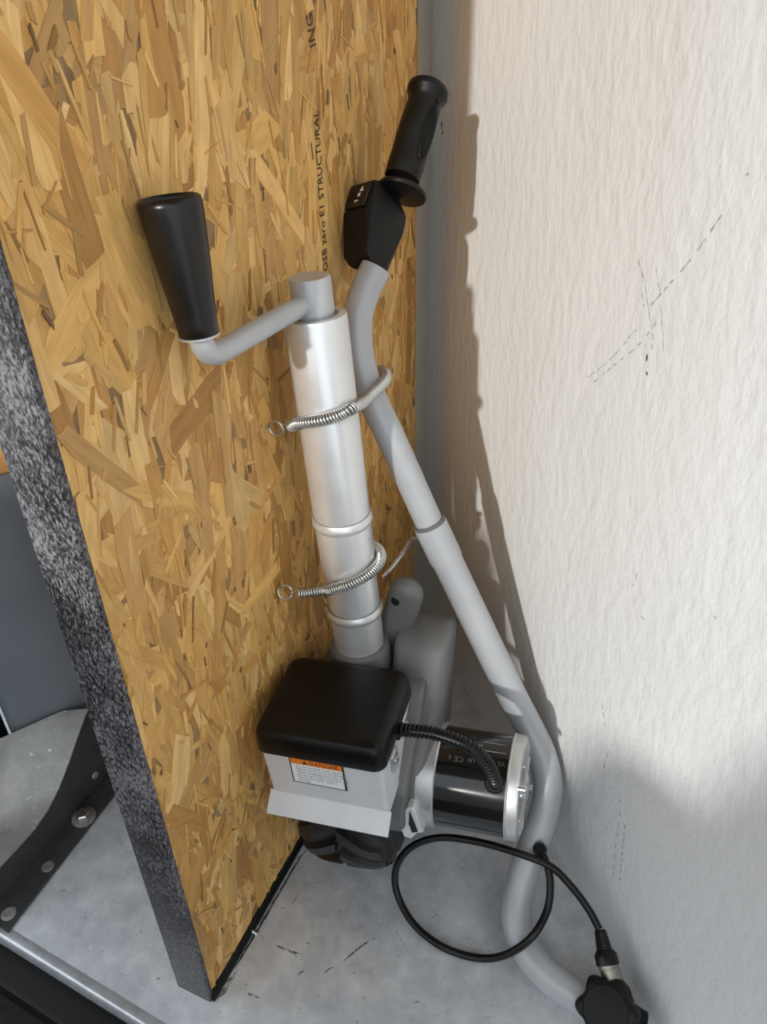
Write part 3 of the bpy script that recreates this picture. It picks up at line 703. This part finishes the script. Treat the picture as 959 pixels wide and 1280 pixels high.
# cable: from the grommet on the pole round a loop to the connector
ck = [(675, 1062, .893), (683, 1078, .885), (688, 1104, .876), (684, 1138, .866), (666, 1170, .856), (640, 1190, .866), (612, 1198, .884), (580, 1194, .892), (545, 1179, .900), (514, 1151, .918), (496, 1115, .935), (495, 1086, .936), (508, 1064, .932), (530, 1051, .925), (560, 1047, .916), (605, 1054, .902), (655, 1069, .884), (690, 1084, .880), (716, 1110, .870), (736, 1137, .861), (750, 1163, .852)]
cb = obj('control_cable', sweep(resample(catmull([P(*q) for q in ck], 10), .004), .0045, 14), 'cable', pole)
g0 = P(*ck[0]); b = lathe([(0, -.012), (.0075, -.012), (.0085, -.004), (.0085, .002), (.006, .006), (0, .006)], 20)
obj('cable_grommet', b, 'cable', pole, axis_mat(g0, (CAM - g0).normalized() + Vector((0, 0, .3))))

# ------------------------------------------------------------------ tension springs
def ring_pt(al, z, R): a = math.radians(al); return MT @ Vector((R * math.cos(a), R * math.sin(a), z))
def coil(path, Rc, wr, pitch, name, parent):
    pts = resample(path, pitch / 12); fr = frames(pts); hel = []
    for i, (p, (t, n, b_)) in enumerate(zip(pts, fr)):
        a = 2 * PI * i / 12; hel.append(p + (n * math.cos(a) + b_ * math.sin(a)) * Rc)
    return obj(name, sweep(hel, wr, 5), 'zinc', parent, None, 80)
def loop_pts(c, u, v, R, a0, a1, n=20): return [c + u * (R * math.cos(a0 + (a1 - a0) * k / n)) + v * (R * math.sin(a0 + (a1 - a0) * k / n)) for k in range(n + 1)]
def screw_eye(name, parent, px, py, tilt):
    pb = onplane(px, py, OA, ON); c = pb + ON * .0125
    u = (ON + UPV * tilt).normalized(); v = (UPV + OD * abs(tilt) * 1.5 - u * UPV.dot(u)).normalized()
    lp = loop_pts(c, -u, v, .0078, .25, 2 * PI - .1)
    obj(name, sweep([pb + ON * .0005, pb + ON * .003] + lp, .0014, 8), 'zinc', parent, None, 60)
    obj('eye_shank', sweep([pb - ON * .002, pb + ON * .0058], .0013, 8), 'zinc', parent); return c
R0 = .030 + .0064
# upper spring
s_m = T(onplane(345, 535, OA, ON))
spr = thing('tension_spring', 'upper zinc coil spring wrapped round both the jack post and the handle pole', 'spring', s_m, 'springs holding the mover')
ec = screw_eye('screw_eye', spr, 331, 533, .0)
st_ = onplane(363, 533, OA + ON * .027, ON)
up_path = [st_, ring_pt(236, .2925, R0), ring_pt(252, .2955, R0), ring_pt(270, .298, R0), ring_pt(290, .3000, R0), ring_pt(312, .302, R0), ring_pt(332, .304, R0), P(453, 503, .718), P(464, 493, .743), P(475, 483, .763), P(482, 474, .782), P(481, 466, .802), P(473, 464, .818), P(462, 467, .826)]
coil(catmull(up_path, 12), .0052, .00115, .0027, 'spring_coil', spr)
hk = [st_ + (ec - st_) * t for t in (0, .4)] ; obj('spring_hook', sweep(catmull([st_ + UPV * .003, st_ + (ec - st_) * .5 + UPV * .003, ec + ON * .006, ec + ON * .003 - UPV * .003, st_ + (ec - st_) * .45 - UPV * .002], 6), .0008, 6), 'zinc', spr)
# lower spring
s_m = T(onplane(357, 740, OA, ON))
spr2 = thing('tension_spring', 'lower zinc coil spring wrapped round the jack sleeve just above the bottom ring', 'spring', s_m, 'springs holding the mover')
ec = screw_eye('screw_eye', spr2, 344, 737, -.35)
st_ = onplane(372, 742, OA + ON * .029, ON)
lo_path = [st_, st_.lerp(ring_pt(240, .0955, R0), .5), ring_pt(240, .0955, R0), ring_pt(262, .1025, R0), ring_pt(290, .1095, R0), ring_pt(318, .114, R0), ring_pt(345, .1165, R0), ring_pt(372, .117, R0), ring_pt(400, .1165, R0), ring_pt(430, .116, R0)]
coil(catmull(lo_path, 12), .0052, .00115, .0027, 'spring_coil', spr2)
obj('spring_hook', sweep(catmull([st_ + UPV * .003, st_ + (ec - st_) * .5 + UPV * .003, ec + ON * .006, ec + ON * .003 - UPV * .003, st_ + (ec - st_) * .45 - UPV * .002], 6), .0008, 6), 'zinc', spr2)
# bent rod between post and pole
rb = [P(478, 722, .862), P(486, 713, .866), P(505, 689, .874), P(512, 678, .878), P(517, 674, .880), P(534, 672, .884)]
ro = obj('bent_rod', sweep(resample(catmull(rb, 8), .002), .0029, 10), 'zinc'); tag(ro, 'thin bent steel rod between the jack sleeve and the pole joint', 'rod')
ctr = rb[0].copy(); ro.data.transform(T(-ctr)); ro.location = ctr

# ------------------------------------------------------------------ left of the board: bracket, sheet, panel
A = fl(0, 1128); B = fl(134, 973.5); BD = (B - A).normalized(); BN = Vector((BD.y, -BD.x, 0))
bk_m = T(A)
bk = thing('angle_bracket', 'dark grey bolted angle bracket on the steel floor left of the board', 'bracket', bk_m)
R1_, R2_ = fl(7, 1171), fl(143, 996); RD = (R2_ - R1_).normalized()
far = fl(85, 887, .142); fl0 = fl(0, 925, .142); pd = flat(far - fl0).normalized(); pn = Vector((pd.y, -pd.x, 0)); pfr = flat(fl0) - pn * .004
def upto(p, d): return (pfr - flat(p)).dot(pn) / d.dot(pn)
a1, b1 = R1_ + RD * upto(R1_, RD), A + BD * upto(A, BD); SB = upto(A, BD)
a0 = onplane(7, 1174, E0, EN) if False else R1_ + RD * ((E0 - R1_).dot(EN) / RD.dot(EN) + .004)
b0 = A + BD * ((E0 - A).dot(EN) / BD.dot(EN) + .004)
fo = obj('base_flange', prism([a0, a1, b1, b0], Vector((0, 0, .004)), .0008, 1), 'bracket', bk)
prof_g = [(-.03, .048), (0.0, .0485), (.04, .0470), (.078, .0470), (.105, .0540), (.130, .0685), (.147, .0825), (.164, .098), (.184, .117), (.205, .1365), (max(SB, .21), .142)]
gp_ = [A + BD * s + UPV * z for s, z in prof_g]
poly = gp_ + [A + BD * max(SB, .21) + UPV * .003, A + BD * -.03 + UPV * .003]
obj('upright_flange', prism(poly, -BN * .004), 'bracket', bk)
def boltset(px, py, R, hexh):
    c = fl(px, py, .004); mt = T(c)
    if hexh:
        w_ = obj('washer', lathe([(0, 0), (R, 0), (R, .0018), (R * .93, .0024), (0, .0024)], 28), 'galv', bk, mt)
        b = lathe([(0, .002), (R * .62, .002), (R * .62, .010), (R * .5, .0115), (0, .0115)], 6); obj('hex_bolt', b, 'zinc', bk, mt @ Matrix.Rotation(.3, 4, 'Z'), 20)
    else:
        obj('rivet', lathe([(0, 0), (R, 0), (R * .95, .0012), (R * .6, .002), (R * .55, .0012), (0, .001)], 20), 'galv', bk, mt)
boltset(105, 1022, .0165, True); boltset(60, 1083, .0085, False); boltset(11, 1142, .0095, False)
pu = onplane(119, 969, A, BN); obj('rivet', lathe([(0, 0), (.006, 0), (.005, .0015), (0, .002)], 16), 'galv', bk, axis_mat(pu, BN))
# galvanised sheet resting on the bracket's upright edge
shp = []
far = fl(85, 887, .142); fl0 = fl(0, 925, .142); fdir = (fl0 - far).normalized()
bm = bmesh.new(); rows = []
for s, z in prof_g[:10] + [(.215, .1405)]:
    p = A + BD * s + UPV * (z + .001); q_ = p - BN * .012
    fardist = .42
    rows.append([p - BN * t for t in (0, .02, .06, .12, .22, .40)])
V = [[bm.verts.new(p) for p in r] for r in rows]
# trim the far end so that it runs along the seen edge
for c, v in enumerate(V[-1]):
    t = (0, .02, .06, .12, .22, .40)[c]
    base_p = far + fdir * max(0, t - .012)
    if c: v.co = Vector((base_p.x, base_p.y, .1425))
for i in range(len(V) - 1):
    last = V[-1]
    for c in range(6):
        k = i / (len(V) - 1)
        if i >= 6: pass
for c in range(1, 6):
    for i in range(1, len(V) - 1):
        k = (rows[i][0] - rows[0][0]).length / (rows[-1][0] - rows[0][0]).length
        V[i][c].co.x = V[0][c].co.x + (V[-1][c].co.x - V[0][c].co.x) * k; V[i][c].co.y = V[0][c].co.y + (V[-1][c].co.y - V[0][c].co.y) * k
for i in range(len(V) - 1):
    for c in range(5): bm.faces.new((V[i][c], V[i][c + 1], V[i + 1][c + 1], V[i + 1][c]))
bmesh.ops.recalc_face_normals(bm, faces=bm.faces)
r_e = bmesh.ops.extrude_face_region(bm, geom=bm.faces[:]); vs = [g_ for g_ in r_e['geom'] if isinstance(g_, bmesh.types.BMVert)]
bmesh.ops.translate(bm, verts=vs, vec=Vector((0, 0, .002)))
gs = obj('galvanised_sheet', bm, 'galv', None, None, 40); tag(gs, 'curved dull galvanised metal sheet resting on the dark bracket', 'metal sheet')
# blue-grey panel behind, dark post at its left, wood batten on top
pd = flat(far - fl0).normalized(); pn = Vector((pd.y, -pd.x, 0))
pbase = flat(onplane(5, 895, flat(fl0) - pn * .02, pn))
ptop = onplane(20, 583, pbase, pn).z
pf = [(0, .0), (.012, -.012), (.11, -.018), (.135, -.012), (.145, .0), (.160, .004), (.185, -.006), (.40, -.012), (.44, 0), (.44, .03), (0, .03)]
gpn = obj('grey_panel', prism([pbase + pd * s - pn * (y) for s, y in pf], UPV * ptop), 'panel', None, None, 50)
tag(gpn, 'smooth blue-grey sheet panel standing behind the board', 'panel')
dp = obj('dark_post', box((-.16, 0, 0), (-.004, .06, ptop), .008), 'black', None, Matrix(((pd.x, -pn.x, 0, pbase.x), (pd.y, -pn.y, 0, pbase.y), (0, 0, 1, 0), (0, 0, 0, 1))))
tag(dp, 'black upright post at the left end of the blue-grey panel', 'post')
wb_ = obj('wood_batten', box((-.12, -.012, ptop + .0005), (.46, .035, ptop + .0235), .002), 'batten', None, Matrix(((pd.x, -pn.x, 0, pbase.x), (pd.y, -pn.y, 0, pbase.y), (0, 0, 1, 0), (0, 0, 0, 1))))
tag(wb_, 'orange wooden batten lying on top of the blue-grey panel', 'batten')

# ------------------------------------------------------------------ marks on wall and floor
def wmark(pts, wd, name='scratch_mark', mat='scratch', dash=None):
    ps = []
    for x, y in pts:
        p = onplane(x, y, W2, WN); s = (p - W2).dot(WD); ps.append(p + WN * (wall_off(s, p.z) + .0004))
    ps = resample(catmull(ps, 6), .003); bm = bmesh.new(); i = 0
    while i < len(ps) - 1:
        n_ = len(ps) if not dash else rnd.randint(2, dash)
        sg = ps[i:i + n_ + 1]
        if len(sg) > 1:
            q_ = poly_strip(sg, [wd * (1 + .5 * math.sin(k * 1.7)) for k in range(len(sg))], WN, 0.0); join(bm, q_)
        i += n_ + (rnd.randint(1, 3) if dash else 0)
    for v in bm.verts:
        s = (v.co - W2).dot(WD); v.co += WN * ((wall_off(s, v.co.z) + .0006) - (v.co - W2).dot(WN))
    obj(name, bm, mat, wall)
wmark([(735, 472), (765, 447), (790, 418), (800, 407)], .0006, dash=9)
wmark([(742, 478), (770, 455), (800, 430), (822, 402)], .0008, dash=3)
wmark([(814, 382), (832, 362), (862, 328), (884, 298), (906, 265)], .0009, dash=6)
wmark([(934, 219), (940, 215)], .0009)
wmark([(798, 325), (806, 350), (812, 390), (817, 420), (815, 440)], .0007, dash=12)
wmark([(810, 443), (808, 460), (811, 472)], .0016, mat='scratchdark', dash=3)
wmark([(822, 335), (826, 370), (829, 410), (831, 445)], .0006, dash=14)
wmark([(803, 338), (804, 370), (806, 385)], .0008, dash=3)
wmark([(768, 1095), (771, 1060), (776, 1020), (777, 990)], .0009, dash=3)
wmark([(776, 1100), (780, 1060), (783, 1030)], .0011, dash=2)
wmark([(756, 960), (764, 935)], .0008, dash=4); wmark([(754, 880), (760, 915)], .0008, dash=2)
wmark([(797, 716), (795, 728), (790, 733)], .001, dash=3); wmark([(785, 621), (787, 623)], .0012)
wmark([(892, 770), (896, 777)], .001); wmark([(802, 770), (808, 776)], .0008)
wmark([(552, 152), (553, 162), (554, 168)], .0030, mat='scratchdark', dash=3)

def fmark(pts, wd, mat, dash=None, name='scuff_mark'):
    ps = resample(catmull([fl(x, y) for x, y in pts], 6), .003); bm = bmesh.new(); i = 0
    while i < len(ps) - 1:
        n_ = len(ps) if not dash else rnd.randint(2, dash); sg = ps[i:i + n_ + 1]
        if len(sg) > 1: join(bm, poly_strip(sg, [wd * rnd.uniform(.4, 1.2) for _ in sg], UPV, .0003))
        i += n_ + (rnd.randint(1, 2) if dash else 0)
    obj(name, bm, mat, floor)
for k in range(3): fmark([(346 + k, 1182 + k), (360, 1187 + k), (377 - k, 1193 + k)], .0012, 'scuffdark', 5)
for k in range(7): fmark([(431 + k * 4, 1201 - k * 3.5), (443 + k * 4.5, 1187 - k * 2.5)], .0014, 'scuffdark', 3)
[fmark([(373 + k, 1218 - k), (384 + k, 1211)], .0012, 'scuffdark', 3) for k in range(3)]; fmark([(366, 1130), (375, 1115)], .0010, 'scuffdark')
fmark([(310, 1242), (325, 1248)], .0022, 'scuffdark', 3); [fmark([(406 + 2 * k, 1216 - 2 * k), (416 + k, 1208)], .0012, 'scuffdark', 2) for k in range(3)]
for k in range(9): fmark([(484 + k * 3.5, 1146 + k * 6), (488 + k * 4, 1158 + k * 5)], .0022, 'scufflight', 3)
for k in range(9): fmark([(290 + k * 3.2, 1216 - k * 5), (374 + k * 1.6, 1072 - k * 2)], .0022, 'scufflight', 12)
fmark([(410, 1245), (418, 1258)], .003, 'scufflight', 2)
for k in range(8): fmark([(270 + k * 1.6, 1250 - k), (284 + k * 2, 1225 - k * 2)], .0009, 'scuffdark', 4)
# small screw left lying by the board
s_a, s_b = fl(311, 1161, .0028), fl(323, 1169, .0028)
b = bmesh.new(); Ls = (s_b - s_a).length
prs = [(0, 0)] + [(.0024 if i % 2 else .0016, .001 + i * .0012) for i in range(max(4, int((Ls - .002) / .0012)))] + [(0, Ls)]
sw = obj('loose_screw', lathe(prs, 12), 'zinc', None, axis_mat(s_a, s_b - s_a)); tag(sw, 'small loose zinc screw lying on the floor by the board', 'screw')
